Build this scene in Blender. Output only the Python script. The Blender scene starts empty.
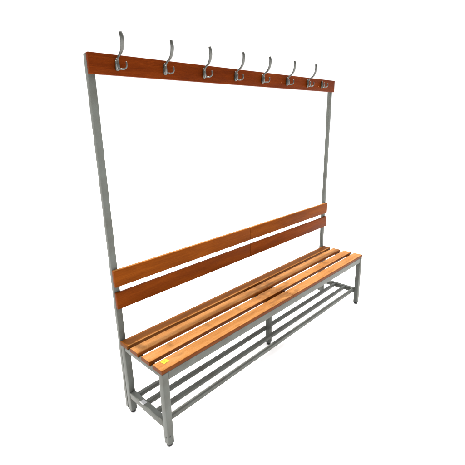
import bpy, bmesh, math, random
from mathutils import Vector, Matrix
random.seed(7)

# ------------------------------------------------------------------ camera
S = bpy.context.scene
PITCH, ROLL, YAW = -0.2898, -0.0241, -0.7989
cy_, sy_ = math.cos(YAW), math.sin(YAW)
cp_, sp_ = math.cos(PITCH), math.sin(PITCH)
F = Vector((-sy_*cp_, cy_*cp_, sp_)); R = Vector((cy_, sy_, 0)); U = R.cross(F)
R2 = R*math.cos(ROLL) + U*math.sin(ROLL)
U2 = -R*math.sin(ROLL) + U*math.cos(ROLL)
cam_d = bpy.data.cameras.new('camera'); cam = bpy.data.objects.new('camera', cam_d)
S.collection.objects.link(cam); S.camera = cam
M = Matrix((R2, U2, -F)).transposed().to_4x4()
M.translation = Vector((-0.7853, -1.225, 1.5078))
cam.matrix_world = M
cam_d.sensor_width = 36; cam_d.lens = 36*369.85/465
cam_d.clip_start = 0.02; cam_d.clip_end = 400

# ------------------------------------------------------------------ world: an added white surround, brighter overhead, dimmer behind the camera
W = bpy.data.worlds.new('World'); S.world = W; W.use_nodes = True
nt = W.node_tree; nt.nodes.clear()
out = nt.nodes.new('ShaderNodeOutputWorld'); bg = nt.nodes.new('ShaderNodeBackground')
geo = nt.nodes.new('ShaderNodeTexCoord'); sep = nt.nodes.new('ShaderNodeSeparateXYZ')
nt.links.new(geo.outputs['Generated'], sep.inputs[0])
def wmath(op, a, b=None, c=None):
    n = nt.nodes.new('ShaderNodeMath'); n.operation = op
    for i, v in enumerate((a, b, c)):
        if v is None: continue
        if isinstance(v, (int, float)): n.inputs[i].default_value = v
        else: nt.links.new(v, n.inputs[i])
    return n.outputs[0]
AHEAD, ZENITH, POWER, BACK = 1.06, 4.95, 2.2, 0.15  # invented glow levels, shaped for top to side contrast and pale floor shadow
zc = wmath('MAXIMUM', sep.outputs['Z'], 0.0)
zenith = wmath('MULTIPLY', wmath('POWER', zc, POWER), ZENITH)
dirn = wmath('ADD', wmath('MULTIPLY', sep.outputs['X'], 0.717), wmath('MULTIPLY', sep.outputs['Y'], 0.697))
mr = nt.nodes.new('ShaderNodeMapRange'); mr.interpolation_type = 'SMOOTHSTEP'
nt.links.new(dirn, mr.inputs['Value'])
mr.inputs['From Min'].default_value = -0.35; mr.inputs['From Max'].default_value = 0.25
mr.inputs['To Min'].default_value = BACK; mr.inputs['To Max'].default_value = AHEAD
nt.links.new(wmath('ADD', mr.outputs['Result'], zenith), bg.inputs['Strength'])
bg.inputs['Color'].default_value = (1, 1, 1, 1)
nt.links.new(bg.outputs[0], out.inputs[0])

# ------------------------------------------------------------------ overhead lamp, just behind the bench
sd = bpy.data.lights.new('overhead_lamp', 'SUN'); sd.energy = 5.6; sd.angle = math.radians(1.1)
sd.color = (1.0, 0.95, 0.88)
sun = bpy.data.objects.new('overhead_lamp', sd); S.collection.objects.link(sun)
E_ = math.radians(84.5)
ld = Vector((0.02, -math.cos(E_), -math.sin(E_)))          # travel direction of the light
sun.rotation_euler = ld.to_track_quat('-Z', 'Y').to_euler()
sun.location = (1, 0.6, 3.5)

S.view_settings.view_transform = 'Standard'; S.view_settings.look = 'None'
S.view_settings.exposure = 0.28; S.view_settings.gamma = 1
S.render.engine = 'CYCLES'

# ------------------------------------------------------------------ materials
def mat(name):
    m = bpy.data.materials.new(name); m.use_nodes = True
    return m, m.node_tree, m.node_tree.nodes['Principled BSDF']
def N(t, kind, **kw):
    n = t.nodes.new(kind)
    for k, v in kw.items(): setattr(n, k, v)
    return n
def ramp(t, fac, stops):
    r = N(t, 'ShaderNodeValToRGB'); e = r.color_ramp.elements
    while len(e) < len(stops): e.new(0.5)
    for q, (p, c) in zip(e, stops): q.position = p; q.color = (*c, 1)
    t.links.new(fac, r.inputs[0]); return r.outputs[0]

def wood(name, dark, mid, light, rough=0.36, spec=0.4, lit=None, arris=False, dirt=False):
    m, t, b = mat(name)
    tc = N(t, 'ShaderNodeTexCoord'); oi = N(t, 'ShaderNodeObjectInfo')
    off = N(t, 'ShaderNodeVectorMath', operation='SCALE'); off.inputs[0].default_value = (3.1, 7.7, 5.3)
    t.links.new(oi.outputs['Random'], off.inputs['Scale'])
    add = N(t, 'ShaderNodeVectorMath', operation='ADD')
    t.links.new(tc.outputs['Object'], add.inputs[0]); t.links.new(off.outputs[0], add.inputs[1])
    def noise(scale, sc, det, rg=.6, dist=0.):
        mp = N(t, 'ShaderNodeMapping'); mp.inputs['Scale'].default_value = sc
        t.links.new(add.outputs[0], mp.inputs[0])
        n = N(t, 'ShaderNodeTexNoise'); n.inputs['Scale'].default_value = scale
        n.inputs['Detail'].default_value = det; n.inputs['Roughness'].default_value = rg
        n.inputs['Distortion'].default_value = dist
        t.links.new(mp.outputs[0], n.inputs['Vector']); return n.outputs[0]
    big = noise(2.2, (1.6, 9, 9), 3, .5, .4)       # broad figure
    grain = noise(9, (1.2, 34, 34), 6, .65, .3)    # long fibres
    fleck = noise(60, (1, 9, 9), 2, .5)            # short beech flecks
    mx = N(t, 'ShaderNodeMix', data_type='FLOAT'); mx.inputs[0].default_value = .45
    t.links.new(big, mx.inputs[2]); t.links.new(grain, mx.inputs[3])
    mx2 = N(t, 'ShaderNodeMix', data_type='FLOAT'); mx2.inputs[0].default_value = .22
    t.links.new(mx.outputs[0], mx2.inputs[2]); t.links.new(fleck, mx2.inputs[3])
    col = ramp(t, mx2.outputs[0], [(.36, dark), (.5, mid), (.64, light)])
    if lit:
        # overhead light painted in: up-facing faces paler (or just the front arris), sides darker
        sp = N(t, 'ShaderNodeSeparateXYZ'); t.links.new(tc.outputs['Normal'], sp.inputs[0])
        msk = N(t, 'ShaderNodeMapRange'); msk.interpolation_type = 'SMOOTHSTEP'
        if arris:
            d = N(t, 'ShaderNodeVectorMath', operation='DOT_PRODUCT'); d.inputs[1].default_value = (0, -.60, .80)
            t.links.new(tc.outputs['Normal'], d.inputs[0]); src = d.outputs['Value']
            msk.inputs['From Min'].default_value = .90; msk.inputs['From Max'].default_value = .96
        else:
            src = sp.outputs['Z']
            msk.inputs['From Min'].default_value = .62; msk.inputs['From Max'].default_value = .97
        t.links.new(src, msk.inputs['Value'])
        lit_col = ramp(t, mx2.outputs[0], [(.35, lit[0]), (.48, lit[1]), (.62, lit[2])])
        if dirt:
            # brown handling marks either side of the middle joint
            ge = N(t, 'ShaderNodeNewGeometry'); gs = N(t, 'ShaderNodeSeparateXYZ'); t.links.new(ge.outputs['Position'], gs.inputs[0])
            sub = N(t, 'ShaderNodeMath', operation='SUBTRACT'); t.links.new(gs.outputs['X'], sub.inputs[0]); sub.inputs[1].default_value = .98
            ab = N(t, 'ShaderNodeMath', operation='ABSOLUTE'); t.links.new(sub.outputs[0], ab.inputs[0])
            near = N(t, 'ShaderNodeMapRange'); t.links.new(ab.outputs[0], near.inputs['Value'])
            near.inputs['From Min'].default_value = .02; near.inputs['From Max'].default_value = .26
            near.inputs['To Min'].default_value = .30; near.inputs['To Max'].default_value = 0
            dn = N(t, 'ShaderNodeTexNoise'); dn.inputs['Scale'].default_value = 16; dn.inputs['Detail'].default_value = 6
            dm = N(t, 'ShaderNodeMapping'); dm.inputs['Scale'].default_value = (.7, 1.8, 1)
            t.links.new(ge.outputs['Position'], dm.inputs[0]); t.links.new(dm.outputs[0], dn.inputs['Vector'])
            sm = N(t, 'ShaderNodeMath', operation='ADD'); t.links.new(dn.outputs[0], sm.inputs[0]); t.links.new(near.outputs[0], sm.inputs[1])
            dk = N(t, 'ShaderNodeMapRange'); t.links.new(sm.outputs[0], dk.inputs['Value'])
            dk.inputs['From Min'].default_value = .60; dk.inputs['From Max'].default_value = .86
            dk.inputs['To Max'].default_value = .62
            dx = N(t, 'ShaderNodeMix', data_type='RGBA'); t.links.new(dk.outputs[0], dx.inputs[0])
            t.links.new(lit_col, dx.inputs[6]); dx.inputs[7].default_value = (.055, .022, .007, 1)
            lit_col = dx.outputs[2]
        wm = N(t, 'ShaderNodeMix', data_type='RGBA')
        t.links.new(msk.outputs[0], wm.inputs[0]); t.links.new(col, wm.inputs[6]); t.links.new(lit_col, wm.inputs[7])
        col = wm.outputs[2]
    hsv = N(t, 'ShaderNodeHueSaturation')
    vr = N(t, 'ShaderNodeMapRange'); t.links.new(oi.outputs['Random'], vr.inputs['Value'])
    vr.inputs['To Min'].default_value = .92; vr.inputs['To Max'].default_value = 1.08
    t.links.new(vr.outputs[0], hsv.inputs['Value']); t.links.new(col, hsv.inputs['Color'])
    t.links.new(hsv.outputs[0], b.inputs['Base Color'])
    rr = N(t, 'ShaderNodeMapRange'); t.links.new(big, rr.inputs['Value'])
    rr.inputs['To Min'].default_value = rough-.08; rr.inputs['To Max'].default_value = rough+.12
    t.links.new(rr.outputs[0], b.inputs['Roughness'])
    b.inputs['Specular IOR Level'].default_value = spec
    bp = N(t, 'ShaderNodeBump'); bp.inputs['Strength'].default_value = .12; bp.inputs['Distance'].default_value = .001
    t.links.new(grain, bp.inputs['Height']); t.links.new(bp.outputs[0], b.inputs['Normal'])
    return m

def metal(name, c, rough, metallic, spec=.4, mott=.12, scale=14, bump=.25):
    m, t, b = mat(name)
    tc = N(t, 'ShaderNodeTexCoord')
    n = N(t, 'ShaderNodeTexNoise'); n.inputs['Scale'].default_value = scale; n.inputs['Detail'].default_value = 5
    t.links.new(tc.outputs['Object'], n.inputs['Vector'])
    lo = (c[0]*(1-mott*.7), c[1]*(1-mott), c[2]*(1-mott*1.25)); hi = tuple(x*(1+mott) for x in c)
    t.links.new(ramp(t, n.outputs[0], [(.3, lo), (.7, hi)]), b.inputs['Base Color'])
    n2 = N(t, 'ShaderNodeTexNoise'); n2.inputs['Scale'].default_value = 420; n2.inputs['Detail'].default_value = 2
    t.links.new(tc.outputs['Object'], n2.inputs['Vector'])
    bp = N(t, 'ShaderNodeBump'); bp.inputs['Strength'].default_value = bump; bp.inputs['Distance'].default_value = .0006
    t.links.new(n2.outputs[0], bp.inputs['Height']); t.links.new(bp.outputs[0], b.inputs['Normal'])
    rr = N(t, 'ShaderNodeMapRange'); t.links.new(n.outputs[0], rr.inputs['Value'])
    rr.inputs['To Min'].default_value = rough-.07; rr.inputs['To Max'].default_value = rough+.1
    t.links.new(rr.outputs[0], b.inputs['Roughness'])
    b.inputs['Metallic'].default_value = metallic; b.inputs['Specular IOR Level'].default_value = spec
    return m

LIT_WOOD = ((.106, .038, .0070), (.168, .069, .0175), (.220, .104, .036))  # paler wood tones with the overhead light painted in
SIDE_WOOD = ((.046, .0095, .0004), (.066, .0155, .0008), (.088, .023, .0018))
M_SEAT = wood('seat_beech', *SIDE_WOOD, rough=.45, spec=.035, lit=LIT_WOOD, dirt=True)
M_REAR = wood('rear_slat_beech', (.050, .0155, .0026), (.074, .0235, .0042), (.100, .034, .0065), rough=.5, spec=.02, lit=LIT_WOOD, arris=True)  # backrest shade put into the darker tone, lit front edge painted pale
M_BACK = wood('backrest_beech', (.072, .0155, .0006), (.100, .0225, .0012), (.132, .033, .0026), rough=.5, spec=.02, lit=LIT_WOOD)  # sunlight on the top edge painted into the colour
M_LOWB = wood('lower_backrest_beech', (.060, .0112, .0003), (.085, .0165, .0007), (.114, .0245, .0016), rough=.5, spec=.02)
M_HANG = wood('hanger_beech', (.038, .0055, .0002), (.056, .0088, .0004), (.080, .0140, .0009), rough=.5, spec=.02)
M_FRAME = metal('grey_enamel', (.058, .0628, .0582), .5, 0.0, .09, .2, 9)
M_HOOK = metal('hook_zinc', (.030, .032, .029), .24, .25, .5, .25, 40, bump=0)
M_RUBBER = metal('black_rubber', (.005, .005, .005), .6, 0, .3)
M_DARK = metal('dark_screw', (.02, .02, .02), .5, .3)
M_YEL = metal('yellow_paper', (.25, .235, .008), .6, 0, .2, .2, 90)
M_PRINT = metal('print_ink', (.10, .095, .008), .6, 0, .2)
M_TAG = metal('white_paper', (.20, .205, .21), .6, 0, .2, .04)
M_PALE = metal('bare_wood', (.16, .045, .010), .6, 0, .2)
m_, t_, b_ = mat('white_floor')
tc_ = N(t_, 'ShaderNodeTexCoord'); nn = N(t_, 'ShaderNodeTexNoise'); nn.inputs['Scale'].default_value = 3
t_.links.new(tc_.outputs['Object'], nn.inputs['Vector'])
t_.links.new(ramp(t_, nn.outputs[0], [(.3, (.88, .88, .88)), (.7, (.9, .9, .9))]), b_.inputs['Base Color'])
b_.inputs['Roughness'].default_value = .9; b_.inputs['Specular IOR Level'].default_value = .1
M_FLOOR = m_

# ------------------------------------------------------------------ mesh helpers
def link(name, me, m, parent, loc=(0, 0, 0)):
    me.materials.clear(); me.materials.append(m)
    o = bpy.data.objects.new(name, me); S.collection.objects.link(o)
    o.location = loc
    if parent is not None: o.parent = parent
    return o
def bm_box(bm, lo, hi, c):
    vs = [bm.verts.new((x-c[0], y-c[1], z-c[2])) for x in (lo[0], hi[0]) for y in (lo[1], hi[1]) for z in (lo[2], hi[2])]
    q = [(0,1,3,2), (4,6,7,5), (0,4,5,1), (2,3,7,6), (0,2,6,4), (1,5,7,3)]
    for f in q: bm.faces.new([vs[i] for i in f])
    return vs
BASE = Vector((1.0, 0.19, 0.0))
def world_of(o):
    v = Vector((0, 0, 0))
    while o is not None: v += o.location; o = o.parent
    return v
def box(name, lo, hi, m, parent, bevel=.002, seg=2, edit=None):
    """a box given in world coordinates, origin at its middle"""
    c = (Vector(lo)+Vector(hi))/2
    bm = bmesh.new(); bm_box(bm, lo, hi, c)
    bmesh.ops.recalc_face_normals(bm, faces=bm.faces)
    if bevel: bmesh.ops.bevel(bm, geom=list(bm.edges), offset=bevel, segments=seg, profile=.5, affect='EDGES', clamp_overlap=True)
    if edit: edit(bm, c)
    me = bpy.data.meshes.new(name); bm.to_mesh(me); bm.free()
    for p in me.polygons: p.use_smooth = True
    try: me.set_sharp_from_angle(angle=math.radians(50))
    except Exception: pass
    return link(name, me, m, parent, c - (world_of(parent) if parent else Vector()))
def bez(ctrl, n=10):
    """Catmull-Rom through points (x,y,z,ra,rb)"""
    P = [Vector(c[:3]) for c in ctrl]; Q = [c[3:] for c in ctrl]; outp = []
    for i in range(len(P)-1):
        a = P[max(i-1, 0)]; b = P[i]; c = P[i+1]; d = P[min(i+2, len(P)-1)]
        for k in range(n):
            t = k/n
            p = .5*((2*b)+(c-a)*t+(2*a-5*b+4*c-d)*t*t+(3*b-a-3*c+d)*t**3)
            outp.append((p, Q[i][0]*(1-t)+Q[i+1][0]*t, Q[i][1]*(1-t)+Q[i+1][1]*t))
    outp.append((P[-1], *Q[-1])); return outp
def sweep(bm, ctrl, n=8, ring=14, side=Vector((1, 0, 0))):
    pts = bez(ctrl, n); rings = []
    for i, (p, ra, rb) in enumerate(pts):
        a = pts[max(i-1, 0)][0]; b = pts[min(i+1, len(pts)-1)][0]
        T = (b-a).normalized(); X = (side - T*side.dot(T)).normalized(); Y = T.cross(X)
        rings.append([bm.verts.new(p + X*ra*math.cos(2*math.pi*k/ring) + Y*rb*math.sin(2*math.pi*k/ring)) for k in range(ring)])
    for A, B in zip(rings, rings[1:]):
        for k in range(ring): bm.faces.new((A[k], A[(k+1) % ring], B[(k+1) % ring], B[k]))
    for rg, (q, o) in ((rings[0], (pts[0], pts[1])), (rings[-1], (pts[-1], pts[-2]))):
        T = (q[0]-o[0]).normalized()
        mid = [bm.verts.new(q[0] + (v.co-q[0])*.62 + T*min(q[1], q[2])*.6) for v in rg]
        for k in range(ring): bm.faces.new((rg[k], rg[(k+1) % ring], mid[(k+1) % ring], mid[k]))
        c = bm.verts.new(q[0] + T*min(q[1], q[2])*.8)
        for k in range(ring): bm.faces.new((mid[k], mid[(k+1) % ring], c))
    bmesh.ops.recalc_face_normals(bm, faces=bm.faces)
def mesh_of(bm, name):
    me = bpy.data.meshes.new(name); bm.to_mesh(me); bm.free()
    for p in me.polygons: p.use_smooth = True
    return me
def tube(name, ctrl, m, parent, **kw):
    bm = bmesh.new(); sweep(bm, ctrl, **kw); return link(name, mesh_of(bm, name), m, parent)
def disc(name, c, axis, r, h, m, parent, n=20, r2=None):
    bm = bmesh.new()
    bmesh.ops.create_cone(bm, cap_ends=True, segments=n, radius1=r, radius2=r2 or r*.85, depth=h)
    q = Vector(axis).to_track_quat('Z', 'Y').to_matrix().to_4x4()
    bmesh.ops.transform(bm, matrix=q, verts=bm.verts)
    return link(name, mesh_of(bm, name), m, parent, Vector(c) - world_of(parent))

# ------------------------------------------------------------------ setting
bm = bmesh.new()
bmesh.ops.create_circle(bm, cap_ends=True, segments=64, radius=150)
fl = link('floor', mesh_of(bm, 'floor'), M_FLOOR, None, (0, 0, 0)); fl['kind'] = 'structure'

# ------------------------------------------------------------------ the bench
bench = bpy.data.objects.new('cloakroom_bench', None); S.collection.objects.link(bench)
bench.location = BASE
bench['label'] = 'grey steel cloakroom bench with orange brown slatted seat, backrest, hook rail and shoe shelf'
bench['category'] = 'bench'

L, T = 2.0, .034
X0, X1 = 0.0, L
# ---- legs, each with a black foot
def leg(x, y, top, w=T, d=T):
    def tp(bm, c):
        pass
    o = box('leg', (x, y, .016), (x+w, y+d, top), M_FRAME, bench, .003)
    bm = bmesh.new()
    r = [(.0125, -.016), (.0145, -.012), (.0145, -.003), (.0135, .004)]
    rings = [[bm.verts.new((a*math.cos(k*math.pi/12), a*math.sin(k*math.pi/12), z)) for k in range(24)] for a, z in r]
    for A, B in zip(rings, rings[1:]):
        for k in range(24): bm.faces.new((A[k], A[(k+1) % 24], B[(k+1) % 24], B[k]))
    bm.faces.new(rings[0][::-1]); bm.faces.new(rings[-1])
    link('foot', mesh_of(bm, 'foot'), M_RUBBER, o, Vector((x+w/2, y+d/2, .016)) - world_of(o))
    return o
fl_leg = leg(X0, .003, .4172)
fr_leg = leg(X1-T, .003, .4172)
leg(X0, .333, .4172); leg(X1-T, .333, .4172)
leg(.999, .182, .397, .032, .032)
# drilled holes near the foot of the left front leg
disc('screw', (.012, .0025, .062), (0, -1, 0), .0032, .003, M_DARK, fl_leg)
disc('screw', (-.0005, .02, .055), (-1, 0, 0), .0032, .003, M_DARK, fl_leg)

# ---- frame under the seat
box('seat_rail', (X0+T+.0005, .005, .376), (X1-T-.0005, .031, .4170), M_FRAME, bench, .0025)
box('seat_rail', (X0+T+.0005, .337, .389), (X1-T-.0005, .363, .4170), M_FRAME, bench, .0025)
for x in (X0+.002, X1-T+.002):
    box('seat_crossbar', (x, .0375, .392), (x+.030, .3325, .4167), M_FRAME, bench, .0025)
for x in (.872, 1.046):
    box('seat_crossbar', (x, .0315, .393), (x+.026, .3365, .4170), M_FRAME, bench, .0025)
box('seat_batten', (.905, .0325, .3975), (1.040, .3355, .4173), M_BACK, bench, .002)

# ---- shoe shelf
cbs = []
for x in (X0+.001, X1-T+.001):
    cbs.append(box('shelf_crossbar', (x, .0375, .102), (x+T-.002, .3325, .136), M_FRAME, bench, .0025))
for y in (.303, .219, .129, .050):
    box('shelf_rod', (X0+T-.0005, y-.0115, .111), (X1-T+.0005, y+.0115, .134), M_FRAME, bench, .003, 3)
for (x, y) in ((.872, .219),):
    box('weld', (x-.022, y-.008, .1315), (x+.022, y+.008, .1365), M_FRAME, bench, .002)
box('paper_tag', (X0-.001, .204, .1365), (X0+.024, .238, .1372), M_TAG, cbs[0], 0)

# ---- seat slats: four rows, each of two boards butted in the middle
def slat(xa, xb, y0, y1, z0, z1, kind):
    # rounded rectangle profile; front top radius varies by row, wider where shade is painted
    rf = {0: .0045, 1: .0060, 2: .0170}[kind]; rb = .0045; rl = .003
    prof = []
    for (cy, cz, rad, a0, n) in ((y1-rb, z1-rb, rb, 0, 4), (y0+rf, z1-rf, rf, 90, 7), (y0+rl, z0+rl, rl, 180, 3), (y1-rl, z0+rl, rl, 270, 3)):
        for k in range(n+1):
            a = math.radians(a0+90*k/n); prof.append((cy+rad*math.cos(a), cz+rad*math.sin(a)))
    c = Vector(((xa+xb)/2, (y0+y1)/2, (z0+z1)/2)); bm = bmesh.new(); rings = []
    e = .0009
    for x, ins in ((xa, e), (xa+e, 0), (xb-e, 0), (xb, e)):
        rg = []
        for (y, z) in prof:
            rg.append(bm.verts.new((x-c.x, (y-c.y)*(1-2*ins/(y1-y0)), (z-c.z)*(1-2*ins/(z1-z0)))))
        rings.append(rg)
    m = len(prof)
    for A, B in zip(rings, rings[1:]):
        for k in range(m): bm.faces.new((A[k], A[(k+1) % m], B[(k+1) % m], B[k]))
    bm.faces.new(rings[0]); bm.faces.new(rings[-1])
    bmesh.ops.recalc_face_normals(bm, faces=bm.faces)
    me = mesh_of(bm, 'seat_slat'); me.set_sharp_from_angle(angle=math.radians(40))
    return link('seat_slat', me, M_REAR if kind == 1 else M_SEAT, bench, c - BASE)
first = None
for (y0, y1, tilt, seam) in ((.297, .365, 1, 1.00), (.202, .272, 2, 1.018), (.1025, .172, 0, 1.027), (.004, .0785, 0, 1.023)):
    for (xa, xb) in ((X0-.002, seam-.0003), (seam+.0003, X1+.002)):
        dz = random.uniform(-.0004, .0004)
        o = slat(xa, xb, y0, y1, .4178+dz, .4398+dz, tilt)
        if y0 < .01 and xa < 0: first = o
# yellow price sticker near the left front corner
st = box('sticker', (-.016, -.0135, -.0003), (.016, .0135, .0004), M_YEL, None, 0)
st.parent = first; st.location = Vector((.052, .0545, .4404)) - world_of(first)
st.rotation_euler = (0, 0, math.radians(8))
for k, (w_, yy) in enumerate(((.014, .004), (.010, 0.0), (.012, -.004))):
    pr = box('print_line', (-w_/2, -.0009, 0), (w_/2, .0009, .0003), M_PRINT, None, 0)
    pr.parent = st; pr.location = (-.001, yy, .0007)

# ---- uprights and backrest
def lean(y_low, z_low, y_top, z_top):
    return lambda bm, c: [setattr(v.co, 'y', v.co.y + (y_top-y_low)*(v.co.z + c.z - z_low)/(z_top-z_low)) for v in bm.verts]
for x in (X0, X1-T+.002):
    box('upright', (x, .3672, .018), (x+T-.002, .3885, 1.794), M_FRAME, bench, .0012, edit=lean(0, .45, -.012, 1.8))
YB0, YB1 = .3455, .3655
for (z0, z1) in ((.7431, .8316), (.6249, .7127)):
    for (xa, xb) in ((X0, .9993), (1.0005, L)):
        box('backrest_board', (xa, YB0, z0), (xb, YB1, z1), M_BACK if z0 > .7 else M_LOWB, bench, .004, 3)
HY0, HY1 = .336, .3555
hb = box('hanger_board', (X0, HY0, 1.7135), (L, HY1, 1.797), M_HANG, bench, .003, 3)
for x, z in ((1.762, 1.745), (1.305, 1.748)):
    disc('screw_hole', (x, HY0-.0003, z), (0, -1, 0), .0035, .0016, M_PALE, hb, r2=.0035)

# ---- coat hooks
def make_hook(arm=True):
    h = bpy.data.objects.new('coat_hook', None); S.collection.objects.link(h); h.parent = bench
    # wedge shaped mounting plate, wider at its foot
    bm = bmesh.new()
    sweep(bm, [(0, -.004, .0, .009, .005), (0, -.006, .010, .011, .009), (0, -.007, .026, .009, .009), (0, -.006, .044, .006, .006)], ring=18)
    link('mounting_plate', mesh_of(bm, 'mounting_plate'), M_HOOK, h)
    if arm:
        tube('upper_arm', [(0, -.008, .036, .0052, .0050), (0, -.019, .050, .0048, .0046), (0, -.040, .062, .0058, .0050),
                           (0, -.056, .079, .0080, .0060), (-.001, -.0645, .102, .0094, .0064), (-.003, -.067, .123, .0088, .0062),
                           (-.006, -.0655, .138, .0074, .0056)], M_HOOK, h)
    for s in (-1, 1):
        tube('prong', [(0, -.008, .008, .0045, .0045), (s*.007, -.018, .004, .0036, .0036), (s*.015, -.028, .003, .0034, .0034),
                       (s*.0225, -.037, .008, .0034, .0034), (s*.0245, -.040, .018, .0034, .0034), (s*.0245, -.039, .030, .0036, .0036)], M_HOOK, h,
             side=Vector((0, .3, 1)).normalized() if False else Vector((1, .25, 0)).normalized())
    return h
def copy_hook(src):
    r = src.copy(); S.collection.objects.link(r); r.parent = bench
    for ch in src.children:
        c = ch.copy(); S.collection.objects.link(c); c.parent = r
    return r
h0 = make_hook()
for i, x in enumerate((.126, .378, .630, .870, 1.112, 1.366, 1.612)):
    h = h0 if i == 0 else copy_hook(h0)
    h.location = Vector((x, HY0, 1.735)) - BASE
    h.rotation_euler = (0, 0, math.radians((0, 3, -2, 4, -3, 1, 4)[i]))
    h.rotation_euler.y = math.radians((0, 1, -1, .5, 1.5, -1, .5)[i])
hs = make_hook(arm=False); hs.location = Vector((1.802, HY0, 1.737)) - BASE
hs['label'] = 'short coat hook without an upper arm'
